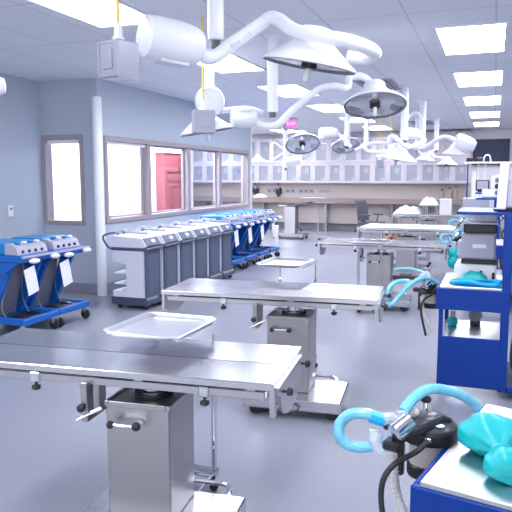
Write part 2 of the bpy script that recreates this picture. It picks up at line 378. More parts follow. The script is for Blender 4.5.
# ------------------------------------------------------------------ surgery tables
def caster(root, x, y, r=.045, z1=.10, name='caster', wheel='rubber'):
    c = MB().box((x - .02, y - .016, r + .004), (x + .02, y + .016, z1), .006).cyl((x, y, z1 - .02), (x, y, z1), .02).build(name, 'chrome', root)
    MB().lathe([(r * .5, -.014), (r, -.011), (r, .011), (r * .5, .014)], (x + .012, y, r), (0, 1, 0), 18).build('wheel', wheel, c)
def knob(m, p, d, L=.05, r=.018):
    p, d = Vector(p), Vector(d); m.cyl(p, p + d * L, .006); m.lathe([(.006, 0), (r, .004), (r, .02), (.008, .026)], p + d * L, d, 10)
def surgery_table(x, y, label, ox, oy, TROT=math.radians(5.6)):
    t = thing('surgery_table', label, 'table', (x, y, 0), TROT, 'stainless surgery tables')
    T, hw, x0, x1 = .80, .29, ox - .76, ox + .76
    b = MB().box((-.29, -.31, .06), (.375, .17, .135), .008).build('base_plate', 'steel_top', t)
    for sx in (-.22, .30):
        for sy in (-.25, .10): caster(t, sx, sy)
    MB().box((-.155, -.15, .135), (.135, .14, .655), .006).frame((-.16, -.155), (.14, .145), .02, 2, .635, .66, .003).build('pedestal', 'steel_dull', t)
    MB().lathe([(.07, .655), (.07, .675), (.05, .68), (.05, .735)], seg=20).build('lift_column', 'chrome', t)
    MB().lathe([(.085, .655), (.085, .668)], seg=20, cap0=True).build('column_collar', 'rubber', t)
    h = MB().tube([(-.105, -.20, .575), (.01, -.20, .58)], .006, smooth=False).cyl((.01, -.155, .58), (.01, -.2, .58), .011).build('crank_handle', 'chrome', t)
    MB().ball((-.11, -.20, .575), .017).build('ball_grip', 'black', h); MB().ball((.01, -.205, .58), .019).build('ball_grip', 'black', h)
    # pedal bar behind the base plate
    MB().tube([(.0, .14, .12), (.0, .24, .13), (.04, .27, .13), (.22, .27, .13), (.27, .24, .13), (.285, .19, .12), (.285, .14, .10)], .011, n=5).build('pedal_bar', 'chrome', t)
    MB().tube([(-.06, -.30, .10), (-.07, -.35, .085), (-.03, -.39, .08), (.06, -.39, .08), (.10, -.35, .085), (.09, -.30, .10)], .007).build('foot_pedal', 'black', t)
    # under-frame and lifting bracket
    MB().box((x0 + .05, oy - .21, .74), (x1 - .05, oy - .17, .774)).box((x0 + .05, oy + .17, .74), (x1 - .05, oy + .21, .774)).box((-.2, oy - .21, .725), (.2, oy + .21, .742)).build('under_frame', 'darkgap', t)
    MB().box((-.245, -.20, .585), (-.215, -.14, .745), .003).box((-.245, -.09, .585), (-.215, -.03, .745), .003).box((-.245, -.20, .575), (-.215, -.03, .59)).build('tilt_bracket', 'steel_dull', t)
    l = MB().tube([(-.26, -.21, .585), (-.21, -.19, .61), (-.165, -.17, .63)], .008, smooth=False).build('tilt_lever', 'chrome', t)
    MB().ball((-.235, -.215, .64), .018).build('ball_grip', 'black', l)
    # top panels with the seam between them
    for ya, yb, za, zb in ((-hw, -.004, 0, -.006), (.004, hw, -.006, 0)):
        m = MB(); pr = [(oy + ya, T + za - .004), (oy + ya + (.004 if ya < 0 else 0), T + za), (oy + yb - (.004 if ya > 0 else 0), T + zb), (oy + yb, T + zb - .004), (oy + yb, T - .028), (oy + ya, T - .028)]
        m.prism(pr, 0, x0, x1); m.build('top_panel', 'steel_top', t)
    MB().box((x0 + .01, oy - .0035, T - .035), (x1 - .01, oy + .0035, T - .009)).build('seam_strip', 'darkgap', t)
    for sy in (-1, 1):
        rl = MB().box((x0 + .04, oy + sy * (hw - .018) - .006, .728), (x1 - .04, oy + sy * (hw - .018) + .006, .760), .002)
        for xx in (x0 + .1, 0, x1 - .1): rl.box((xx - .02, oy + sy * (hw - .05) - .03, .735), (xx + .02, oy + sy * (hw - .05) + .025, .775))
        rl.build('side_rail', 'steel_plain', t)
    for xx in (ox + .47, ox - .30):
        k = MB().box((xx - .022, oy - hw - .004, .722), (xx + .022, oy - hw + .03, .766), .004).build('rail_clamp', 'chrome', t)
        kk = MB(); knob(kk, (xx, oy - hw + .012, .722), (.1, -.25, -1), .012, .019); kk.build('clamp_knob', 'black', k)
    # end plates with star knobs
    for xe, sx in ((x1, 1), (x0, -1)):
        poly = [(oy - .25, T - .028), (oy - .25, T - .06)] + [(oy + .22 * math.cos(a), T - .07 - .13 * math.sin(a)) for a in [PI - PI * i / 10 for i in range(11)]] + [(oy + .25, T - .06), (oy + .25, T - .028)]
        p = MB().prism(poly, 0, xe, xe + sx * .012).box((xe - sx * .02, oy - .28, T - .14), (xe, oy - .24, T - .028)).build('end_plate', 'steel_plain', t)
        for yy in (-.2, .2):
            k = MB(); knob(k, (xe + sx * .012, oy + yy, T - .055), (sx, 0, 0), .02, .017); k.build('star_knob', 'black', p)
    return t
T1 = surgery_table(-1.37, 2.40, 'stainless surgery table nearest the camera, running out of the picture', -.175, .112)
T2 = surgery_table(-1.28, 4.215, 'second stainless surgery table from the camera, beside the blue cart', -.172, .142)
T3 = surgery_table(-1.28, 7.92, 'third stainless surgery table, bare, two thin posts before it', .0, .12, math.radians(2.2))
T4 = surgery_table(-1.27, 10.4, 'fourth surgery table, covered with a white pad', 0, 0, math.radians(1.5))
T5 = surgery_table(-1.31, 14.38, 'farthest surgery table, under white drapes and a white box', 0, 0, 0)

# pads, drapes and goods on the far tables
def soft(name, lo, hi, label, cat, amp=.02, nx=14, ny=8, group=None, dome=.35):
    m = MB(); rows = []
    for j in range(ny + 1):
        v = j / ny; rows.append([])
        for i in range(nx + 1):
            u = i / nx; e = min(u, 1 - u, v, 1 - v)
            h = (hi[2] - lo[2]) * (min(1, e / dome) ** .5 if dome else 1) + amp * math.sin(u * 13 + v * 5) * math.sin(v * 9 + 2) * min(1, e * 5)
            rows[-1].append(m.bm.verts.new((lo[0] + (hi[0] - lo[0]) * u, lo[1] + (hi[1] - lo[1]) * v, lo[2] + max(h, .004))))
    for j in range(ny):
        for i in range(nx): m.bm.faces.new((rows[j][i], rows[j][i + 1], rows[j + 1][i + 1], rows[j + 1][i]))
    bd = [e for e in m.bm.edges if len(e.link_faces) == 1]
    r = bmesh.ops.extrude_edge_only(m.bm, edges=bd)
    for v in [g for g in r['geom'] if isinstance(g, bmesh.types.BMVert)]: v.co.z = lo[2]
    bmesh.ops.holes_fill(m.bm, edges=[e for e in m.bm.edges if len(e.link_faces) == 1])
    return tag(m.build(name, 'cloth', ang=60), label, cat, group)
soft('table_pad', (-2.0, 10.14, .803), (-.55, 10.66, .838), 'long white padded cover lying on the fourth surgery table', 'pad', .006, dome=.05)
soft('folded_drape', (-2.05, 14.12, .803), (-1.44, 14.64, .95), 'crumpled white drape at the near end of the farthest table', 'drape', .04)
soft('cloth_bundle', (-1.50, 14.15, .999), (-1.14, 14.6, 1.15), 'rounded white cloth bundle propped above the farthest table', 'bundle', .03)
tb = thing('instrument_shelf', 'thin steel shelf carrying a white bundle on the farthest table', 'shelf', (-1.26, 14.38, .801))
MB().box((-.26, -.25, .18), (.14, .25, .197), .004).build('shelf_plate', 'steel', tb)
for sx in (-.15, .11):
    for sy in (-.24, .24): MB().cyl((sx, sy, 0), (sx, sy, .18), .008).build('leg', 'chrome', tb)
bx = thing('white_box', 'upright white box on the farthest table beside the bundle', 'box', (-1.08, 14.28, .801))
MB().box((0, -.12, 0), (.24, .12, .33), .006).build('body', 'whitep', bx); MB().box((-.004, -.124, .30), (.244, .124, .335), .004).build('lid', 'paper', bx)
hz = MB()
for k in range(5): hz.tube([(-.62 + .01 * k, 14.2, .825 + .02 * k), (-.58, 14.25 + .03 * k, .835 + .025 * k), (-.57, 14.35, .83 + .02 * k), (-.60, 14.5, .84), (-.63, 14.42, .825)], .022)
tag(hz.build('coiled_hose', 'cyanp'), 'coil of bright cyan hose on the end of the farthest table', 'hose')

# ------------------------------------------------------------------ mayo stands
def rrect(w, h, r, z, n=5):
    out = []
    for cx, cy, a0 in ((w / 2 - r, h / 2 - r, 0), (-w / 2 + r, h / 2 - r, PI / 2), (-w / 2 + r, -h / 2 + r, PI), (w / 2 - r, -h / 2 + r, 1.5 * PI)):
        for k in range(n + 1): a = a0 + PI / 2 * k / n; out.append(Vector((cx + r * math.cos(a), cy + r * math.sin(a), z)))
    return out
def mayo(x, y, z, w, d, px, label, front=False):
    """tray centre x,y at height z; two posts under its far (or near) edge"""
    t = thing('mayo_stand', label, 'instrument stand', (x, y, 0), 0, 'mayo stands')
    m = MB(); m.ring_loft([rrect(w, d, .05, z - .008), rrect(w + .006, d + .006, .053, z - .003), rrect(w, d, .05, z), rrect(w - .014, d - .014, .045, z - .001), rrect(w - .055, d - .055, .04, z - .02), rrect(w - .05, d - .05, .04, z - .023), rrect(w - .03, d - .03, .045, z - .008)], False, False)
    m.ring_loft([rrect(w - .055, d - .055, .04, z - .02), rrect(w - .054, d - .054, .04, z - .022)])
    m.build('tray', 'tray', t)
    s = -1 if front else 1; yp = s * (d / 2 - .015)
    for q in px: MB().tube([(q, yp, z - .03), (q, -yp * .8, z - .03)], .005, smooth=False).build('tray_support', 'chrome', t)
    for q in px: MB().lathe([(.014, .1), (.014, .74), (.0055, .75), (.0055, z - .02)], (q, yp, 0), seg=12).build('post', 'chrome', t)
    MB().tube([(px[0], yp - s * .20, .06), (px[0], yp - s * .02, .07), (px[1], yp - s * .02, .07), (px[1], yp - s * .20, .06)], .011, smooth=False).box((px[0] - .02, yp - .02, .05), (px[1] + .02, yp + .02, .10), .006).build('base_frame', 'chrome', t)
    for q in (px[0], px[1]):
        for yy in (yp - s * .19, yp - s * .03): caster(t, q, yy, .022, .06)
    return t
M['tray'] = mat('tray_steel', (.52, .52, .56), .34, 1, .03, 10)
mayo(-1.475, 2.67, .90, .40, .46, (-.14, .175), 'mayo stand whose empty steel tray overhangs the nearest table')
mayo(-1.56, 4.90, .925, .37, .48, (-.12, .19), 'mayo stand whose empty tray overhangs the second table')
mayo(-1.36, 7.60, .84, .46, .40, (-.10, .16), 'mayo stand with two thin posts before the third table', True)
mayo(-1.31, 11.0, .955, .36, .42, (-.16, .16), 'mayo stand with white tray beyond the fourth table', True)
mayo(-4.05, 15.95, .95, .46, .36, (-.12, .10), 'mayo stand by the bench at the back wall', True)

# ------------------------------------------------------------------ grey wheeled consoles by the window wall
def grey_cart(loc, label):
    """origin at the floor below the front centre; front faces +x"""
    t = thing('fluid_cart', label, 'medical cart', loc, 0, 'grey and white fluid carts')
    W = .197
    MB().prism([(-.46, .05), (.03, .05), (.05, .07), (.05, .12), (.02, .145), (-.46, .145)], 1, -W - .012, W + .012).build('bumper_base', 'cartdark', t)
    for x in (-.38, -.02):
        for sy in (-.16, .16): caster(t, x, sy, .035, .08)
    prof = [(-.44, .58), (-.25, .545), (-.25, .145), (-.01, .145), (-.01, .72), (-.44, .72)]
    MB().prism(prof, 1, -W, W).build('cabinet', 'cartwhite', t)
    MB().box((-.30, -W - .004, .60), (-.05, -W + .002, .70), .003).build('side_panel', 'cartwhite', t)
    MB().box((-.42, -W, .30), (-.25, W, .315)).box((-.42, -W, .43), (-.25, W, .445)).box((-.44, -W, .145), (-.25, W, .22)).build('rear_shelves', 'cartwhite', t)
    f = MB().box((-.012, -W + .02, .15), (.022, W - .035, .715), .006).build('front_panel', 'cartgrey', t)
    MB().frame((-W + .045, .19), (W - .06, .69), .006, 0, .022, .026).build('panel_groove', 'cartdark', f)
    MB().box((-.46, -W - .014, .715), (.05, W + .014, .755), .012).build('belt_bumper', 'cartdark', t)
    MB().prism([(-.45, .755), (.0, .755), (.035, .77), (-.03, .868), (-.44, .89)], 1, -W, W).build('console', 'cartwhite', t)
    c = MB().prism([(-.022, .775), (.036, .772), (.042, .78), (-.016, .866), (-.03, .868)], 1, -W + .02, W - .035).build('control_face', 'cartgrey', t)
    MB().lathe([(.06, 0), (.055, .012), (.04, .018), (.0, .02)], (.006, -.008, .82), (.86, 0, .5), 20).build('dial', 'midgrey', c)
    MB().box((-.01, -.05, -.015), (.0, .03, .015), 0, Matrix.Translation((.028, 0, .83)) @ Matrix.Rotation(-.5, 4, 'Y')).build('display', 'paper', c)
    MB().tube([(-.44, -W + .01, .735), (-.50, -W + .01, .75), (-.58, -W + .02, .86), (-.57, -.1, .90), (-.57, .1, .90), (-.58, W - .02, .86), (-.50, W - .01, .75), (-.44, W - .01, .735)], .013).build('push_handle', 'cartdark', t)
    MB().tube([(-.42, -.15, .925), (-.34, -.05, .945), (-.26, -.14, .93), (-.20, .02, .94), (-.3, .12, .93), (-.40, .08, .945), (-.36, -.08, .95), (-.18, -.1, .93), (-.1, .06, .915)], .014).build('coiled_tube', 'greycase', t)
    return t
g0 = grey_cart((-3.90, 6.86, 0), 'grey and white fluid cart nearest the white corner post, full side showing')
for k in range(1, 6):
    dup(g0, (-3.90, 6.86 + .465 * k, 0), 0, '%s grey and white fluid cart along the window wall from the corner post' % ORD[k] if k < 5 else 'last grey and white fluid cart, touching the row of blue trolleys')

# ------------------------------------------------------------------ blue trolleys
def blue_trolley(loc, label, group):
    """origin at floor below front centre; front faces +x"""
    t = thing('blue_trolley', label, 'trolley', loc, 0, group)
    W = .272
    b = MB().box((-.05, -W, .14), (0, W, .205), .008).box((-.72, -W, .14), (-.05, -W + .05, .205), .008).box((-.72, W - .05, .14), (-.05, W, .205), .008).box((-.72, -W, .14), (-.66, W, .205), .006).box((-.68, -W + .04, .145), (-.04, W - .04, .165)).build('base_frame', 'brightblue', t)
    for x in (-.05, -.66):
        for sy in (-.235, .235): caster(t, x, sy, .055, .145)
    for sy in (-1, 1):
        MB().prism([(-.58, .15), (-.44, .15), (-.14, .76), (-.14, .82), (-.34, .82), (-.34, .66)], 1, sy * (W - .055) - .02, sy * (W - .055) + .02).build('sloping_leg', 'brightblue', t)
    MB().prism([(-.60, .15), (-.50, .15), (-.36, .64), (-.36, .765), (-.60, .765)], 1, -W + .09, W - .09).build('rear_cabinet', 'midgrey', t)
    MB().box((-.66, -W, .765), (-.0, W, .835), .008).prism([(-.66, .66), (-.2, .66), (-.04, .765), (-.66, .765)], 1, -W, -W + .03).build('top_deck', 'brightblue', t)
    MB().box((-.0, -W + .0, .81), (.025, W, .832), .004).build('front_rail', 'greycase', t)
    u = MB().box((-.62, -W + .02, .836), (-.22, W - .06, .95), .012).build('unit_cover', 'skyblue', t)
    c = MB().prism([(-.22, .838), (-.06, .838), (-.085, .91), (-.15, .94), (-.22, .945)], 1, -W + .03, W - .07).build('control_unit', 'greycase', t)
    for k in range(4):
        MB().lathe([(.017, 0), (.016, .012), (.004, .014)], (-.069, -.17 + .095 * k, .865), (.9, 0, .3), 10).build('dial', 'black', c)
        MB().box((-.165, -.18 + .095 * k, .935), (-.12, -.13 + .095 * k, .96), .006).build('connector', 'whitep' if k % 2 else 'skyblue', c)
    g = MB().box((-.045, -.10, -.27), (-.04, .06, 0), .002, Matrix.Translation((.06, -.17, .72)) @ Matrix.Rotation(.22, 4, 'X')).build('instruction_card', 'paper', t)
    MB().ball((.03, -.12, .775), .045, (1, 1.5, .6)).build('glove_pack', 'whitep', t); MB().ball((.03, .2, .79), .04, (1, 1.6, .7)).build('glove_pack', 'whitep', t)
    MB().ball((-.22, -.12, .18), .075, (1.3, 1, .5)).ball((-.2, .11, .18), .07, (1.5, .9, .45)).box((-.34, -.2, .16), (-.1, .2, .19), .01).build('foot_pedal', 'black', t)
    MB().tube([(-.3, -.15, .14), (-.33, -.2, .3), (-.3, -.16, .5), (-.3, -.1, .78)], .009).tube([(-.26, .13, .15), (-.40, .19, .34), (-.33, .12, .6), (-.28, .1, .8)], .007).build('cable', 'midgrey', t)
    return t
b0 = blue_trolley((-4.27, 5.25, 0), 'blue trolley cut by the picture edge, with white card and foot pedal', 'blue trolleys by the blue-grey wall')
dup(b0, (-4.27, 5.80, 0), 0, 'blue trolley with white card nearest the small window', 'blue trolleys by the blue-grey wall')
labs = ['blue trolley touching the last grey fluid cart', 'second blue trolley beyond the grey fluid carts', 'third blue trolley beyond the grey fluid carts', 'end blue trolley of the row, nearest the back bench']
for k in range(4): dup(b0, (-4.02, 10.03 + .64 * k, 0), 0, labs[k], 'blue trolleys by the window wall')

# ------------------------------------------------------------------ anaesthesia carts
NEAR, NR = Vector((-.15, 1.635, 0)), math.radians(-13)
cN, sN = math.cos(NR), math.sin(NR)
def L(px, py, d):
    v = at(px, py, d) - NEAR
    return Vector((v.x * cN + v.y * sN, -v.x * sN + v.y * cN, v.z))
M['shelf_steel'] = mat('shelf_steel', (.58, .58, .61), .32, 1)
def anaesthesia_cart(loc, rz, label):
    t = thing('anaesthesia_cart', label, 'medical cart', loc, rz, 'blue anaesthesia carts')
    W, D = .47, .70
    MB().box((0, 0, .07), (W, .02, .44), .004).build('lower_panel', 'blue', t)
    MB().box((-.024, -.006, .64), (W, .02, .797), .004).box((-.024, .02, .66), (-.008, D, .797), .004).box((-.008, D - .02, .66), (W, D, .797), .004).build('shelf_apron', 'blue', t)
    for (x, y, z1) in ((0, .0, .64), (0, D - .035, .66), (W - .035, D - .035, 1.335), (W + .32, .0, 1.335), (W + .32, D - .035, 1.335)):
        MB().box((x, y + .001, .07), (x + .03, y + .035, z1), .003).build('post', 'blue', t)
    MB().box((W - .045, -.004, .06), (W + .012, .05, 1.335), .004).build('post', 'blue', t)
    MB().box((.0, 0.022, .405), (W - .01, D, .42)).build('lower_shelf', 'shelf_steel', t)
    MB().box((.0, .0, .797), (W - .005, D - .01, .812), .002).build('upper_shelf', 'shelf_steel', t)
    MB().box((.10, 0, 1.335), (W + .36, D, 1.355), .003).build('top_shelf', 'blue', t)
    MB().box((W + .02, 0, .06), (W + .34, D, .10), .003).build('bottom_rail', 'blue', t)
    for x in (.04, W + .3):
        for y in (.08, D - .08): caster(t, x, y, .035, .07)
    # absorber hung beside the shelf
    c = L(427, 466, 2.08); cx, cy = c.x, c.y
    a = MB().lathe([(.06, .685), (.062, .69), (.062, .72), (.058, .725)], (cx, cy, 0), seg=20).lathe([(.058, .80), (.088, .805), (.09, .815), (.09, .84), (.084, .848)], (cx, cy, 0), seg=24).box((cx - .10, cy - .012, .66), (cx - .075, cy + .012, .82), .004).box((cx - .14, cy - .03, .805), (cx + .02, cy + .03, .838), .008).box((cx + .05, cy - .02, .68), (.01, cy + .02, .72), .004).build('absorber_frame', 'black', t)
    MB().lathe([(.056, .722), (.056, .80)], (cx, cy, 0), seg=20).build('absorber_canister', 'beige', a)
    MB().lathe([(.084, .846), (.076, .858), (.055, .870), (.03, .878), (.012, .88)], (cx, cy, 0), seg=24).build('absorber_lid', 'absorberlid', a)
    la = MB().tube([L(394, 441, 1.93), L(410, 434, 1.95), L(430, 425, 1.99), L(444, 419, 2.02)], .013, smooth=False, seg=8).tube([L(443, 419, 2.02), L(448, 420, 2.03), L(449, 432, 2.05)], .012, smooth=False, seg=8)
    la.build('lid_arm', 'black', a)
    q = L(394, 445, 1.93); MB().box((q.x - .03, q.y - .02, q.z - .016), (q.x + .022, q.y + .03, q.z + .014), .006).build('valve_block', 'black', a)
    q = L(449, 433, 2.0); MB().ball((cx + .045, cy - .045, .866), .014, (1.3, 1, .3)).build('lid_sticker', 'paper', a)
    p0, p1 = L(394, 434, 1.90), L(411, 420, 1.93)
    MB().lathe([(.018, 0), (.027, .004), (.027, .062), (.02, .066)], p0, p1 - p0, 18).build('relief_valve', 'chrome', a)
    g = MB().cyl(L(426, 420, 2.08), L(426, 399, 2.08), .0085).build('gas_spindle', 'chrome', a); MB().lathe([(.012, 0), (.016, .004), (.016, .014), (.010, .018)], L(426, 402, 2.08), (0, 0, 1), 14).build('gas_knob', 'black', a)
    MB().lathe([(.026, 0), (.026, .012)], L(439, 406, 2.16), UP * .3 - FW, 18).build('pressure_gauge', 'greycase', a)
    MB().ball(L(414, 412, 2.05), .016).build('hose_port', 'hosewhite', a)
    MB().corr([L(393, 452, 1.99), L(394, 465, 1.99), L(396, 488, 1.99), L(404, 512, 1.98), L(420, 545, 1.97)], .012, .10).build('scavenging_hose', 'hosewhite', t)
    MB().tube([L(428, 441, 1.97), L(416, 452, 1.95), L(396, 463, 1.92), L(384, 478, 1.90), L(381, 498, 1.90), L(385, 525, 1.90), L(395, 560, 1.92)], .0085).build('black_tube', 'rubber', t)
    MB().ball(L(428, 441, 1.975), .012).build('tube_port', 'chrome', t)
    # bay at the far side: ventilator column and leads
    MB().box((W + .03, .06, .62), (W + .09, .2, .92), .008).build('side_module', 'greycase', t)
    MB().box((W + .06, .16, 1.0), (W + .28, .45, 1.30), .01).build('bellows_unit', 'midgrey', t); MB().box((W + .05, .14, .12), (W + .29, .5, .5), .01).build('lower_bellows', 'midgrey', t)
    MB().tube([(W + .06, .12, 1.15), (W + .02, .09, 1.02), (W + .07, .06, .95), (W + .2, .05, .8), (W + .08, .06, .6), (W + .04, .05, .3), (W + .1, .08, .12)], .012).tube([(W + .2, .12, 1.2), (W + .14, .04, .9), (W + .05, .05, .7), (W + .16, .04, .45), (W + .1, .06, .2)], .01).build('black_leads', 'rubber', t)
    MB().box((W - .03, .07, 1.17), (W + .10, .1, 1.335), .005).build('bracket', 'black', t)
    return t
M['absorberlid'] = mat('smoked_lid', (.05, .05, .065), .38, coat=.15, var=.1)
c0 = anaesthesia_cart(NEAR, NR, 'blue anaesthesia cart nearest the camera, teal bag on its steel shelf')
POS = [((-.345, 4.79, 0), 0, 'blue anaesthesia cart beside the second table, carrying the grey ventilator'),
       ((-.30, 8.0, 0), 0, 'third blue anaesthesia cart, at the end of the third table'),
       ((-.38, 10.7, 0), 0, 'fourth blue anaesthesia cart, at the end of the padded table'),
       ((-.42, 14.9, 0), 0, 'farthest blue anaesthesia cart, below the dark screen')]
for loc, rz, lab in POS: dup(c0, loc, rz, lab)
for ch in list(c0.children):
    if ch.name in ('top_shelf', 'post.002', 'post.003', 'post.004', 'bracket', 'bellows_unit', 'lower_bellows'): bpy.data.objects.remove(ch)

def circuit(loc, rz, label):
    t = thing('breathing_circuit', label, 'hose', loc, rz, 'breathing circuits')
    h1 = [L(478, 408, 2.2), L(466, 398, 2.18), L(450, 391, 2.14), L(430, 389, 2.1), L(414, 398, 2.05), L(403, 412, 2.0)]
    MB().corr(h1, .0165, .035).build('bag_hose', 'cyan', t)
    h2 = [L(383, 419, 1.98), L(368, 414, 1.98), L(352, 414, 1.99), L(341, 422, 2.0), L(339, 434, 2.0), L(345, 443, 2.0), L(357, 447, 1.99), L(372, 446, 1.98)]
    MB().corr(h2, .0165, .035).build('patient_hose', 'cyan', t)
    MB().tube([L(370, 416, 1.979), L(384, 421, 1.979)], .0185, smooth=False).build('hose_cuff', 'cyanp', t)
    y = MB().tube([L(378, 432, 1.97), L(375, 441, 1.97), L(380, 449, 1.97), L(390, 446, 1.97)], .017).tube([L(373, 430, 1.97), L(373, 440, 1.97)], .013).tube([L(382, 420, 1.98), L(390, 418, 1.98), L(396, 424, 1.98), L(392, 440, 1.98)], .018).tube([L(396, 416, 1.98), L(405, 414, 2.0)], .015)
    y.build('wye_piece', 'clear', t)
    MB().tube([L(383, 445, 1.97), L(392, 436, 1.98)], .010, smooth=False).build('valve_tab', 'cyanp', t)
    return t
h0 = circuit(NEAR, NR, 'light blue breathing hose looping beside the nearest blue cart')
hl = ['light blue breathing hose hanging toward the end of the second table', 'light blue breathing hose by the end of the third table', 'light blue breathing hose by the end of the padded table', 'light blue breathing hose by the farthest table']
for (loc, rz, lab), q in list(zip(POS, hl))[1:]: dup(h0, loc, rz, q)
for o in list(bpy.data.objects):                       # the second cart carries its absorber lower
    if o.parent and o.parent.get('label') == POS[0][2] and o.name.split('.')[0] in ('absorber_frame', 'scavenging_hose', 'black_tube', 'tube_port'): o.location.z -= .10
b = at(424, 276, 5.12); t = thing('breathing_circuit', hl[0], 'hose', b, 0, 'breathing circuits')
MB().corr([at(440, 287, 5.2), at(434, 281, 5.16), at(427, 278, 5.12), at(420, 278.5, 5.1), at(410, 285, 5.08), at(401, 294, 5.06), at(394, 302, 5.05), at(389, 305.5, 5.05), at(387.5, 302, 5.05)], .0165, .04).build('bag_hose', 'cyan', t, True)
MB().corr([at(388, 299, 5.06), at(388, 291, 5.06), at(392, 284.5, 5.08), at(400, 281, 5.1), at(409, 281.5, 5.12)], .0165, .04).build('patient_hose', 'cyan', t, True)
MB().tube([at(421, 277, 5.1), at(426, 273, 5.1), at(429, 277, 5.1)], .02).tube([at(412, 281, 5.11), at(404, 286, 5.11)], .014).build('wye_piece', 'clear', t, True)
MB().tube([at(394, 269.5, 5.2), at(404, 268.5, 5.2), at(415, 269.5, 5.18), at(424, 273, 5.12)], .009).build('sample_line', 'cyan', t, True)

# teal bags
def teal_bag(c, r, label, name='reservoir_bag', up=False):
    t = thing(name, label, 'breathing bag', c, 0, 'teal breathing bags')
    if up:
        MB().ball((0, 0, -.6 * r), r, (.85, .85, 1.0), 14, noise=.05).ball((0, 0, -2.0 * r), r, (.9, .9, 1.1), 14, noise=.05).build('bag', 'teal', t)
        MB().cyl((0, 0, .2 * r), (0, 0, 1.2 * r), .4 * r).build('neck', 'greycase', t)
    return t
# the large crumpled bag on the nearest shelf
def big_bag():
    def sh(px, py, z):
        r = FW + RT * ((px - CXY) / F) + UP * ((CXY - py) / F)
        return Vector((0, 0, H)) + r * ((z - H) / r.z)
    kn = sh(502, 453, .855); o0 = sh(484, 425, .868)
    t = thing('reservoir_bag', 'large crumpled teal bag tied at its waist on the nearest shelf', 'breathing bag', (o0.x, o0.y, .813), 0)
    ax = (kn - o0); Lb = ax.length; ax.normalize(); side = ax.cross(Vector((0, 0, 1))).normalized(); oth = side.cross(ax)
    def lobe(start, prof, name, seg=48):
        rings = []
        for k, (h, r) in enumerate(prof):
            ring = []
            for i in range(seg):
                a = 2 * PI * i / seg
                f = 1 + .06 * math.sin(5 * a + .5 * k) + .035 * math.sin(8 * a - k * .4) + .02 * math.sin(13 * a + k)
                ring.append(start + ax * h + (side * math.cos(a) * 1.08 + oth * math.sin(a) * .72) * r * f)
            rings.append(ring)
        m = MB(); m.ring_loft(rings)
        for v in m.bm.verts: v.co.z = max(v.co.z, .8135)
        return m.build(name, 'teal', t, world=True, ang=50)
    o = kn - ax * .105
    lobe(o - ax * .06, [(0, .012), (.003, .045), (.016, .068), (.04, .080), (.07, .083), (.10, .072), (.125, .052), (.145, .032), (.158, .021), (.165, .02)], 'bag_body')
    lobe(kn, [(-.004, .02), (.008, .026), (.02, .04), (.04, .055), (.065, .062), (.09, .06), (.108, .045), (.113, .01)], 'bag_tail')
    kn2 = kn
    k = MB(); kc = kn + ax * .001
    k.tube([kc + (side * math.cos(a) * 1.15 + oth * math.sin(a) * .85) * .024 for a in [2 * PI * i / 12 for i in range(13)]], .006)
    k.build('tie_band', 'teal', t, world=True)
big_bag()
tl = ['teal bag hanging at the end of the third table', 'teal bag hanging higher beside the fourth blue cart', 'teal bag hanging below the shelf of the ventilator cart']
for (px, py, d, r), lab in zip(((453.5, 249, 7.9, .075), (462, 231, 8.7, .075), (452.5, 318, 5.35, .05)), tl):
    teal_bag(at(px, py, d), r, lab, up=True)

# ventilator stack on the second cart
v = thing('ventilator', 'grey ventilator with black top on the white base of the second cart', 'ventilator', (-.06, 5.32, .812))
MB().box((-.205, -.2, .0), (.10, .16, .12), .01).build('base_unit', 'whitep', v)
MB().box((-.16, -.14, .12), (.10, .14, .155), .006).build('base_collar', 'black', v)
b = MB().box((-.165, -.14, .155), (.09, .14, .36), .015).box((-.195, -.1, .17), (-.15, .1, .29), .01).build('body', 'greycase', v)
MB().box((-.08, -.145, .245), (.02, -.138, .275)).build('name_plate', 'paper', b)
MB().box((-.15, -.15, .36), (.09, .15, .43), .008).build('bellows_top', 'black', v)
MB().box((-.165, -.16, .43), (.10, .16, .445), .004).build('tray', 'paper', v)
MB().box((-.11, -.1, .445), (.09, .1, .53), .008).build('monitor_box', 'whitep', v)
MB().box((-.02, -.212, .05), (.0, -.198, .08)).box((.07, -.214, .02), (.09, -.198, .07)).build('switches', 'black', v)
# cyan tubing and teal pouch lying on its shelf
m = MB()
for k in range(3): m.tube([(-.28, 4.93, .822), (-.16, 4.88 - .02 * k, .825 + .012 * k), (.0, 4.86, .828), (.07, 4.90, .83 + .01 * k), (.0, 5.02, .828), (-.16, 5.0 + .02 * k, .836), (-.27, 4.94, .83)], .013)
tag(m.build('folded_tubing', 'cyanp'), 'folded bright cyan tubing on the shelf before the ventilator', 'tubing')
soft('folded_pouch', (-.21, 4.93, .845), (-.02, 5.07, .90), 'folded teal pouch on the shelf in front of the ventilator', 'pouch', .006, 10, 6)
bpy.data.objects['folded_pouch'].data.materials[0] = M['teal']
# white tilted monitor on top of the second cart
mo = thing('monitor', 'tall white monitor seen edge-on atop the ventilator cart', 'monitor', (.05, 4.99, 1.355))
MB().box((-.05, -.06, 0), (.10, .12, .018), .004).build('foot', 'black', mo)
MB().box((-.032, -.15, .018), (.03, .16, .34), .006, Matrix.Rotation(.04, 4, 'Y')).build('casing', 'whitep', mo)
MB().box((.03, -.13, .03), (.10, .15, .22), .01).build('rear_housing', 'greycase', mo)
# goods on the lower shelf of the second cart
for (x, y, r, lab) in ((-.10, 5.33, .05, 'round grey gas gauge on the low shelf of the ventilator cart'),):
    q = thing('gas_gauge', lab, 'gauge', (x, y, .42))
    MB().lathe([(r, -.02), (r * 1.05, 0), (r * .95, .022), (r * .9, .022)], (0, 0, r + .03), (-.2, -1, 0), 20).build('dial_case', 'midgrey', q)
    MB().box((-.04, -.02, 0), (.04, .04, .04), .006).build('foot', 'black', q)
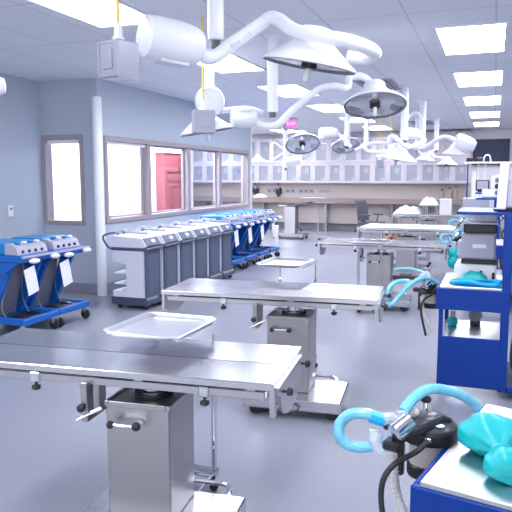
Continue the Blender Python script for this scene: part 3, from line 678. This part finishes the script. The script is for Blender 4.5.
# equipment tower at the far right: tall steel posts with arms
tw = thing('equipment_tower', 'white and steel equipment tower rising before the dark screen', 'equipment', (-.33, 12.4, 0))
MB().box((-.2, -.2, .05), (.25, .25, 1.22), .01).build('cabinet', 'greycase', tw)
for sx in (-.14, .04, .16): MB().cyl((sx, 0, 1.22), (sx, 0, 1.86), .012).build('post', 'blue' if sx < 0 else 'whitep', tw)
MB().box((-.2, -.1, 1.84), (.6, .1, 1.87), .005).build('top_shelf', 'whitep', tw)
for sx in (-.11, .06): MB().box((sx - .06, -.08, 1.87), (sx + .06, .08, 1.95), .01).build('pump', 'black', tw)
MB().tube([(.12, -.06, 1.87), (.15, -.06, 1.98), (.22, -.06, 1.98), (.25, -.06, 1.87)], .012).build('handle', 'whitep', tw)
MB().box((-.06, -.02, 1.22), (.0, .06, 1.70), .01).build('cylinder_holder', 'whitep', tw)
mu = thing('anaesthesia_monitor', 'small blue-rimmed monitor on the tower near the dark screen', 'monitor', (-.20, 11.2, 1.355))
MB().box((-.09, -.06, .02), (.12, .08, .20), .012).build('casing', 'black', mu); MB().box((-.07, -.066, .05), (.10, -.06, .18)).build('screen', 'greycase', mu); MB().box((-.06, -.06, 0), (.09, .08, .02)).build('foot', 'blue', mu)
fl = thing('flowmeter_block', 'white flowmeter block with dark knobs beside the edge-on monitor', 'flowmeter', (-.12, 8.2, 1.355))
MB().box((-.02, -.08, 0), (.24, .1, .10), .01).box((.08, -.06, .10), (.22, .06, .26), .01).build('body', 'whitep', fl)
for k in range(3): MB().lathe([(.03, 0), (.028, .03), (.0, .034)], (.15, -.06, .06 + .075 * k), (0, -1, 0), 12).build('knob', 'black' if k % 2 else 'midgrey', fl)

# ------------------------------------------------------------------ surgical lamps
def surgical_lamp(label, pole, drum, arm, head, yoke=None, lid=False, txt=None):
    px, d, py1 = pole
    b = at(px, py1, d); mount = Vector((b.x, b.y, CH))
    t = thing('surgical_lamp', label, 'surgical lamp', mount, 0, 'ceiling surgical lamps')
    pr = pole_r = .052 if not yoke or True else .05
    p = MB().lathe([(.09, 0), (.09, -.02), (pr, -.03), (pr, b.z - CH), (pr * .8, b.z - CH - .004), (0, b.z - CH - .004)], mount, (0, 0, 1), 20).build('ceiling_pole', 'white', t, True)
    if arm:
        a0 = at(*arm[0][:3])
    if drum:
        p0, p1, r = at(*drum[0]), at(*drum[1]), drum[2]
        Lh = (p1 - p0).length
        h = MB().lathe([(0, 0), (r * .72, .0), (r * .93, Lh * .06), (r, Lh * .22), (r, Lh * .62), (r * .93, Lh * .86), (r * .72, Lh * 1.0), (0, Lh * 1.04)], p0, p1 - p0, 28).build('counterweight', 'white', t, True)
        ax = (p1 - p0).normalized(); dn = Vector((0, 0, -1)); dn = (dn - ax * dn.dot(ax)).normalized(); sd = ax.cross(dn)
        mm = Matrix((( *(ax.x, sd.x, dn.x), 0), (*(ax.y, sd.y, dn.y), 0), (*(ax.z, sd.z, dn.z), 0), (0, 0, 0, 1))); mm.translation = p0 + ax * Lh * .5
        MB().box((-Lh * .22, -r * .42, r * .86), (Lh * .28, r * .42, r * 1.04), .004, mm).build('service_cover', 'cartwhite', h, True)
        MB().lathe([(.006, 0), (.006, .004)], p0 + ax * .004 - dn * r * .25, -ax, 10).build('cap_screw', 'midgrey', h, True)
        if lid: MB().lathe([(r * 1.06, 0), (r * 1.1, r * .08), (r * .9, r * .22), (0, r * .25)], (p0 + p1) / 2 - dn * r * .62, -dn, 24).build('cover_plate', 'white', h, True)
    if arm:
        pts = [at(*q) for q in arm]
        A = MB().tube(pts, arm_r(arm), 14).build('arm', 'white', t, True)
        MB().cyl(b + Vector((0, 0, .0)), b + Vector((0, 0, -.05)), .03).build('swivel_joint', 'darkgap', t, True)
    if head:
        c, ax, R = at(*head[0]), Vector(head[1]).normalized(), head[2]
        H_ = MB().lathe([(R * .93, .02 * R), (R * .985, -.01 * R), (R, .02 * R), (R * .97, .075 * R), (R * .80, .20 * R), (R * .58, .36 * R), (R * .42, .50 * R), (R * .36, .60 * R), (R * .34, .72 * R), (R * .28, .78 * R), (0, .79 * R)], c, -ax, 40, cap0=False).build('lamp_head', 'white', t, True)
        MB().lathe([(R * .94, .02 * R), (R * .5, .05 * R), (0, .06 * R)], c, -ax, 40, cap0=False).build('lamp_glass', 'lens', H_, True)
        MB().lathe([(R * .90, .012 * R), (R * .95, -.012 * R), (R * .985, -.012 * R), (R * .99, .0)], c, -ax, 40, cap0=False, cap1=False).build('rim', 'midgrey', H_, True)
        MB().lathe([(R * .17, .05 * R), (R * .17, -.04 * R), (R * .13, -.06 * R)], c, -ax, 16).build('hub', 'black', H_, True)
        MB().lathe([(R * .06, -.05 * R), (R * .075, -.28 * R), (R * .06, -.33 * R), (0, -.34 * R)], c, -ax, 14).build('sterile_handle', 'whitep', H_, True)
    if yoke: MB().tube([at(*q) for q in yoke[0]], yoke[1], 12).build('yoke', 'white', t, True)
    if txt:
        q0, q1 = at(*txt[1]), at(*txt[2]); xx = (q1 - q0).normalized(); zz = (-FW - xx * (-FW).dot(xx)).normalized(); yy = zz.cross(xx)
        mx = Matrix(((xx.x, yy.x, zz.x, 0), (xx.y, yy.y, zz.y, 0), (xx.z, yy.z, zz.z, 0), (0, 0, 0, 1)))
        o = text(txt[0], txt[3], (0, 0, 0), (0, 0, 0), 'print_grey', A, ext=.0003)
        o.matrix_local = Matrix.Translation((q0 + q1) / 2 + zz * .0 - mount) @ mx
    return t
_ar = [.03]
def arm_r(a): return _ar[0]
_ar[0] = .041
surgical_lamp('nearest surgical lamp, wide white head inside a curved yoke', (216, 4.25, 40), ((142, 35, 3.75), (199, 48, 3.95), .125),
    [(194, 47, 3.95), (205, 57, 3.98), (216, 56, 4.02), (228, 47, 4.05), (262, 23, 4.12), (270, 18, 4.1), (279, 20, 4.06), (296, 31, 3.95), (325, 37, 3.86), (348, 41, 3.88), (368, 48, 4.0), (375, 54, 4.18), (368, 59, 4.38), (347, 57, 4.42)],
    ((309, 66, 4.12), (-.20, .03, -1), .292), None, False, ('Blue   115', (232, 46, 3.985), (250, 34, 3.985), .036))
_ar[0] = .034
surgical_lamp('surgical lamp with open grey face turned to the camera', (272.5, 6.3, 112), ((231, 118, 6.25), (256, 118, 6.3), .088),
    [(254, 122, 6.3), (266, 126, 6.3), (279, 124, 6.3), (292, 111, 6.3), (312, 94, 6.3), (322, 88, 6.3), (335, 86, 6.3), (345, 88, 6.3), (348.5, 85, 6.35), (348.5, 79, 6.4)],
    ((375, 106, 6.3), (.10, -.30, -.95), .298), ([(348.5, 79, 6.4), (352, 76, 6.42), (361, 76, 6.45), (369, 81, 6.45), (373, 90, 6.42)], .034), True)
_ar[0] = .03
surgical_lamp('surgical lamp with white dome tipped behind the hanging power box', (209.5, 7.2, 92), ((210, 102, 6.95), (209, 101, 7.25), .158),
    [(221, 111, 7.2), (236, 109.5, 7.35), (250, 109, 7.5), (262, 113, 7.6)],
    ((207, 132, 7.3), (.14, .10, -1), .30), ([(209, 110, 7.25), (209, 118, 7.35)], .05))
_ar[0] = .035
surgical_lamp('surgical lamp with oval grey face tilted in front of the cabinets', (347, 11.6, 146), ((319, 133, 11.4), (337, 133, 11.5), .09),
    [(335, 132, 11.5), (343, 138, 11.5), (351, 147, 11.5)],
    ((302.5, 144.5, 11.3), (.24, -.46, -.82), .295), ([(305, 136, 11.45), (314, 139, 11.4), (322, 137, 11.4), (330, 134, 11.45)], .035))
surgical_lamp('small dark-faced surgical lamp close behind the oval one', (366.5, 13.6, 142), None,
    [(366, 142, 13.6), (361, 147, 13.6), (355, 150, 13.6)],
    ((346, 146, 13.7), (.26, -.42, -.85), .29), None)
surgical_lamp('broad white surgical lamp dome before the middle of the cabinets', (404, 9.7, 140), ((402, 132, 9.9), (418, 134, 10.0), .085),
    [(417, 136, 9.95), (424, 141, 9.8), (408, 147, 9.6), (399, 141, 9.6), (392, 136, 9.65), (388, 143, 9.7)],
    ((396, 159.5, 9.8), (-.17, .02, -1), .296), ([(386, 143, 9.6), (374, 143, 9.6), (365, 146, 9.6), (367, 151, 9.6), (377, 152, 9.65), (386, 151, 9.7)], .03))
surgical_lamp('bulky white surgical lamp hanging beside the dark screen', (422, 11.4, 146), ((455, 140, 11.2), (474, 147, 11.2), .13),
    [(398, 140, 11.3), (410, 146, 11.3), (421, 148, 11.3), (430, 144, 11.3), (440, 138, 11.2), (447, 137, 11.2), (456, 141, 11.2), (462, 146, 11.2)],
    ((454, 154, 11.3), (-.05, .08, -1), .20), ([(422, 146, 11.3), (422, 124, 11.3), (419, 114, 11.3), (413, 113, 11.3), (407, 119, 11.3), (403, 126, 11.3)], .03))
_ar[0] = .025
surgical_lamp('small cone-shaped surgical lamp low before the tall cabinet doors', (436, 15.0, 150), None,
    [(436, 150, 15.0), (428, 153, 15.0), (437, 157, 14.9), (447, 158, 14.8)],
    ((446.5, 165.5, 14.6), (.0, -.10, -1), .24), None)
surgical_lamp('far white surgical lamp with folded arms before the upper cabinets', (285.5, 15.2, 168), ((284, 161, 15.2), (300, 160, 15.2), .10),
    [(272, 163, 15.2), (272, 146, 15.2), (274.5, 142.5, 15.2), (280, 146, 15.2), (286, 151, 15.2)],
    ((258, 161.5, 15.4), (.02, .03, -1), .19), ([(262, 161, 15.3), (270, 161.5, 15.3), (277, 157, 15.2), (285, 152, 15.2), (296, 152, 15.2)], .025))
surgical_lamp('far white surgical lamp half hidden behind the broad dome', (417, 14.6, 150), None,
    [(417, 150, 14.6), (424, 155, 14.5), (432, 153, 14.5), (434, 158, 14.4)],
    ((425, 160, 14.4), (-.1, .05, -1), .2), None)
# lamp at the very edge of the picture
_ar[0] = .04
surgical_lamp('white lamp counterweight just entering the picture by the ceiling corner', (-60, 4.4, 60), ((-28, 86, 4.3), (5, 86, 4.35), .062),
    [(-26, 86, 4.3), (-45, 80, 4.3), (-58, 66, 4.35)], None)

# ------------------------------------------------------------------ hanging power boxes
def drop(label, px, pc, d, w, h, dp, ytop, rz):
    """px cord bearing; pc (px,py) centre of the box"""
    c = at(pc[0], pc[1], d)
    t = thing('power_box', label, 'power box', c, rz, 'hanging power boxes')
    MB().box((-w / 2, -dp / 2, -h / 2), (w / 2, dp / 2, h / 2), .008).build('box', 'boxgrey', t)
    f = MB().frame((-w / 2 + .006, -h / 2 + .006), (w / 2 - .006, h / 2 - .006), .012, 1, -dp / 2 - .004, -dp / 2).build('face_plate', 'boxgrey', t)
    MB().box((-.035, -dp / 2 - .006, -.05), (.035, -dp / 2 - .001, .05), .004).build('socket', 'boxgrey', t)
    MB().lathe([(.03, h / 2), (.03, h / 2 + .02), (.022, h / 2 + .03), (.022, h / 2 + .06), (.012, h / 2 + .09)], seg=14).build('strain_relief', 'clearwhite', t)
    MB().cyl((0, 0, h / 2 + .08), (0, 0, CH - c.z), .009, seg=10).build('cord', 'yellow', t)
    return t
M['boxgrey'] = mat('silver_box', (.36, .37, .45), .32, .35, .05)
M['clearwhite'] = mat('white_strain_relief', (.82, .83, .88), .3)
drop('silver power box on a yellow cord, nearest the camera', 121, (119, 61), 3.4, .15, .185, .15, 0, math.radians(-15))
drop('smaller-looking silver power box on yellow cord before the strip window', 203, (203.5, 122), 5.6, .185, .19, .12, 0, PS - math.radians(-14))
drop('power box with grey face hanging among the far lamps', 379.5, (379.5, 164), 13.0, .14, .16, .1, 0, PS)
drop('small power box on yellow cord beside the broad lamp dome', 390, (390, 152), 12.5, .10, .1, .1, 0, PS)

# ------------------------------------------------------------------ back bench and cabinets
def wall_cabinet(x0, w, z0, z1, label, solid=False, group=None, doors=2):
    t = thing('wall_cabinet', label, 'cabinet', (x0, YB - .33, z0), 0, group)
    h = z1 - z0; m = MB()
    m.box((0, 0, 0), (.02, .32, h)).box((w - .02, 0, 0), (w, .32, h)).box((.02, 0, 0), (w - .02, .32, .02)).box((.02, 0, h - .02), (w - .02, .32, h)).box((.02, .30, .02), (w - .02, .32, h - .02))
    m.build('body', 'cab', t)
    MB().box((.02, .02, h * .5 - .01), (w - .02, .30, h * .5 + .01)).build('shelf', 'cab', t)
    dw = w / doors
    for k in range(doors):
        a, b = k * dw + .004, (k + 1) * dw - .004
        if solid: d = MB().box((a, -.02, .004), (b, -.002, h - .004), .003).build('door', 'cab', t)
        else:
            d = MB().frame((a, .004), (b, h - .004), .072, 1, -.02, -.002).build('door', 'cab', t)
            MB().box((a + .066, -.012, .07), (b - .066, -.008, h - .07)).build('pane', 'grey_glass', d)
        hx = b - .04 if k % 2 == 0 else a + .03
        MB().box((hx, -.035, .10), (hx + .012, -.02, .2), .003).build('handle', 'chrome', d)
    if not solid:
        for k in range(5):
            xx = .10 + (w - .24) * (k + .5) / 5; zz = .02 if k % 2 else h * .5 + .01; hh = .10 + .04 * (k % 3)
            MB().box((xx - .05, .08, zz), (xx + .05, .24, zz + min(hh, h * .4)), .004).build('stored_box', 'paper' if k % 3 else 'greycase', t)
    return t
w = .887
for k in range(10): wall_cabinet(-.66 - w * (k + 1), w, 1.42, 2.01, '%s lower-row glazed wall cabinet counting from the dark screen' % ORD[k], group='lower row of glazed wall cabinets')
for k in range(8): wall_cabinet(-1.96 - w * (k + 1), w, 2.015, 2.74, '%s upper-row glazed wall cabinet counting from the tall solid doors' % ORD[k], group='upper row of glazed wall cabinets')
wall_cabinet(-1.955, 1.29, 2.015, 2.84, 'upper wall cabinet with two tall solid doors beside the dark screen', True)
wt = MB().box((-9.55, YB - .70, .93), (-.75, YB - .02, .985), .006).box((-9.55, YB - .71, .84), (-.75, YB - .67, .93), .004)
tag(wt.build('worktop', 'counter'), 'long taupe worktop of the bench along the back wall', 'worktop')
for k in range(9):
    x0 = -9.5 + .97 * k
    t = thing('bench_panel', 'pale knee-space panel under the back bench', 'panel', (x0, YB - .2, 0), 0, 'pale panels under the back bench')
    MB().box((.01, 0, .22), (.955, .03, .835), .004).build('panel', 'counterl', t)
    MB().box((.0, -.40, 0), (.03, 0, .835), .004).build('leg', 'steel', t)
def outlet(x, z, n, label):
    t = thing('wall_outlet', label, 'outlet', (x, YB - .012, z), 0, 'outlets above the back bench')
    MB().box((0, -.012, 0), (.16 * n, 0, .15), .004).build('plate', 'greycase', t)
    for k in range(n): MB().box((.03 + .16 * k, -.018, .03), (.13 + .16 * k, -.012, .12), .003).build('socket', 'midgrey', t)
ox = [(-6.65, 2, 'double outlet between the two gas valves on the back wall'), (-7.2, 2, 'double outlet nearest the window wall on the back wall'), (-6.05, 2, 'double outlet just past the second gas valve'), (-5.62, 3, 'triple outlet on the back wall beside the label strip')]
for x, n, lab in ox: outlet(x, 1.10, n, lab)
sg = thing('label_sign', 'pale label strip on the wall above the back bench', 'sign', (-5.0, YB - .012, 1.12)); MB().box((0, -.008, 0), (.42, 0, .12), .003).build('plate', 'greycase', sg)
MB().box((.05, -.010, .05), (.37, -.008, .07)).build('print', 'midgrey', sg)
for x, lab in ((-7.0, 'gas valve with red tip nearest the window wall'), (-6.25, 'gas valve with red tip between the wall outlets')):
    t = thing('gas_valve', lab, 'valve', (x, YB - .012, 1.08), 0, 'gas valves above the back bench')
    MB().box((-.09, -.10, .0), (.09, 0, .18), .02).cyl((0, -.08, -.08), (0, -.08, .02), .04).build('body', 'black', t)
    MB().ball((0, -.1, .2), .06).build('regulator', 'greycase', t); MB().cyl((0, -.08, .23), (0, -.08, .36), .022).build('red_tip', 'red', t)
soft('white_cloth', (-6.9, 18.34, .986), (-6.5, 18.59, 1.08), 'crumpled white cloth on the back bench below the gas valve', 'cloth', .02)
soft('paper_sheet', (-5.4, 18.3, .986), (-4.6, 18.44, 1.0), 'flat white paper on the edge of the back bench', 'paper', .0, 4, 3)
for k, x in enumerate((-1.35, -1.15, -1.0)):
    t = thing('bottle', ['squat brown bottle on the back bench', 'taller brown bottle on the back bench', 'brown bottle nearest the far blue cart on the bench'][k], 'bottle', (x, 18.44, .986), 0, 'brown bottles on the back bench')
    MB().lathe([(.07, 0), (.07, .14 + .04 * k), (.03, .2 + .04 * k), (.03, .25 + .04 * k)], seg=14).build('body', 'counter', t); MB().cyl((0, 0, .25 + .04 * k), (0, 0, .29 + .04 * k), .032).build('cap', 'black', t)
# screen on the back wall
t = thing('wall_screen', 'large dark screen mounted high on the ivory back wall', 'screen', (-.60, YB, 1.93))
MB().box((0, -.11, 0), (.94, -.04, .70), .008).build('casing', 'black', t); MB().box((.02, -.114, .02), (.92, -.11, .68)).build('screen', 'screen', t)
MB().box((.3, -.04, .2), (.6, 0, .5)).build('bracket', 'darkgap', t)

# ------------------------------------------------------------------ chair, exam pedestal, low trolley
M['chair_grey'] = mat('grey_upholstery', (.10, .10, .125), .7, var=.1)
t = thing('office_chair', 'grey office chair with arms in front of the back bench', 'chair', (-2.75, 15.4, 0), math.radians(-24))
MB().prism([(-.22, .47), (.24, .47), (.27, .50), (.24, .53), (-.22, .53)], 1, -.23, .23).build('seat', 'chair_grey', t)
def back_pts():
    return [(-.24, .56), (-.27, .72), (-.28, .86), (-.34, 1.02), (-.37, 1.05), (-.31, 1.03), (-.245, .86), (-.23, .72), (-.20, .56)]
MB().prism(back_pts(), 1, -.21, .21).build('backrest', 'chair_grey', t)
MB().box((-.26, -.03, .44), (-.1, .03, .47)).box((-.26, -.03, .44), (-.23, .03, .62)).build('back_support', 'black', t)
for sy in (-1, 1): MB().tube([(-.02, sy * .25, .48), (.02, sy * .27, .68), (-.12, sy * .27, .70), (.16, sy * .27, .70)], .018, smooth=False).build('armrest', 'chair_grey', t)
MB().cyl((0, 0, .12), (0, 0, .47), .03).build('gas_lift', 'chrome', t)
bs = MB()
for k in range(5): a = 2 * PI * k / 5; bs.tube([(0, 0, .13), (.28 * math.cos(a), .28 * math.sin(a), .08)], .022, smooth=False)
bs.build('star_base', 'black', t)
for k in range(5): a = 2 * PI * k / 5; caster(t, .27 * math.cos(a), .27 * math.sin(a), .03, .08)
t = thing('exam_table', 'steel pedestal table with small dark tilted top by the back bench', 'table', (-4.95, 16.0, 0))
MB().box((-.45, -.25, .08), (.40, .25, .14), .008).build('base_plate', 'steel_dull', t)
for sx in (-.4, .35):
    for sy in (-.2, .2): caster(t, sx, sy, .04, .09)
MB().box((-.14, -.14, .14), (.15, .14, .84), .006).build('pedestal', 'steel_dull', t)
MB().box((-.05, -.25, -.02), (.52, .25, .025), .006, Matrix.Translation((0, 0, .87)) @ Matrix.Rotation(-.14, 4, 'Y')).build('tilting_top', 'darkgap', t)
MB().box((-.32, -.1, .85), (-.10, .1, .87)).build('side_shelf', 'steel', t)
MB().tube([(.18, -.14, .3), (.3, -.2, .3), (.34, -.2, .2)], .012).build('lever', 'black', t)
t = thing('panel_stand', 'thin white upright panel stand at the end of the blue trolleys', 'stand', (-4.55, 13.6, 0), .2)
MB().box((-.04, -.1, .02), (.04, .1, .52), .006).build('panel', 'whitep', t); MB().box((-.07, -.14, 0), (.07, .14, .025), .004).build('foot', 'midgrey', t)
t = thing('low_trolley', 'low steel trolley holding orange cord behind the padded table', 'trolley', (-1.95, 11.85, 0))
MB().box((0, -.2, .36), (.9, .2, .38), .004).box((0, -.2, .12), (.9, .2, .14), .004).build('shelves', 'steel', t)
for x in (.02, .88):
    for y in (-.18, .18): MB().cyl((x, y, .06), (x, y, .55), .012).build('post', 'chrome', t); caster(t, x, y, .03, .07)
o = MB()
for k in range(6): o.tube([(-1.85 + .05 * k, 11.7, .41), (-1.75 + .05 * k, 11.8, .52 + .03 * (k % 2)), (-1.68 + .05 * k, 11.9, .46), (-1.75 + .05 * k, 11.75, .41)], .018)
tag(o.build('cord_coil', 'orange'), 'tangled orange cord on the low trolley behind the padded table', 'cord')
t = thing('white_pump', 'small white pump on the low trolley beside the orange cord', 'pump', (-1.32, 11.8, .381))
MB().box((-.08, -.1, 0), (.1, .1, .16), .02).build('body', 'whitep', t); MB().ball((.0, -.02, .18), .06).build('motor', 'greycase', t); MB().box((.12, -.08, 0), (.2, .08, .12), .01).build('battery', 'blue', t)

# ------------------------------------------------------------------ light and colour
wd = bpy.data.worlds.new('world'); sc.world = wd; wd.use_nodes = True
bg = wd.node_tree.nodes['Background']; bg.inputs['Color'].default_value = (.90, .935, 1.0, 1); bg.inputs['Strength'].default_value = 2.2  # even fill light added around the room, entering by its open rear
sc.view_settings.view_transform = 'Standard'; sc.view_settings.look = 'None'
sc.view_settings.exposure = 0.2; sc.view_settings.gamma = 1.0; sc.view_settings.use_curve_mapping = False
try:
    sc.cycles.use_denoising = True; sc.cycles.max_bounces = 10; sc.cycles.sample_clamp_indirect = 8; sc.cycles.transparent_max_bounces = 16
except Exception: pass
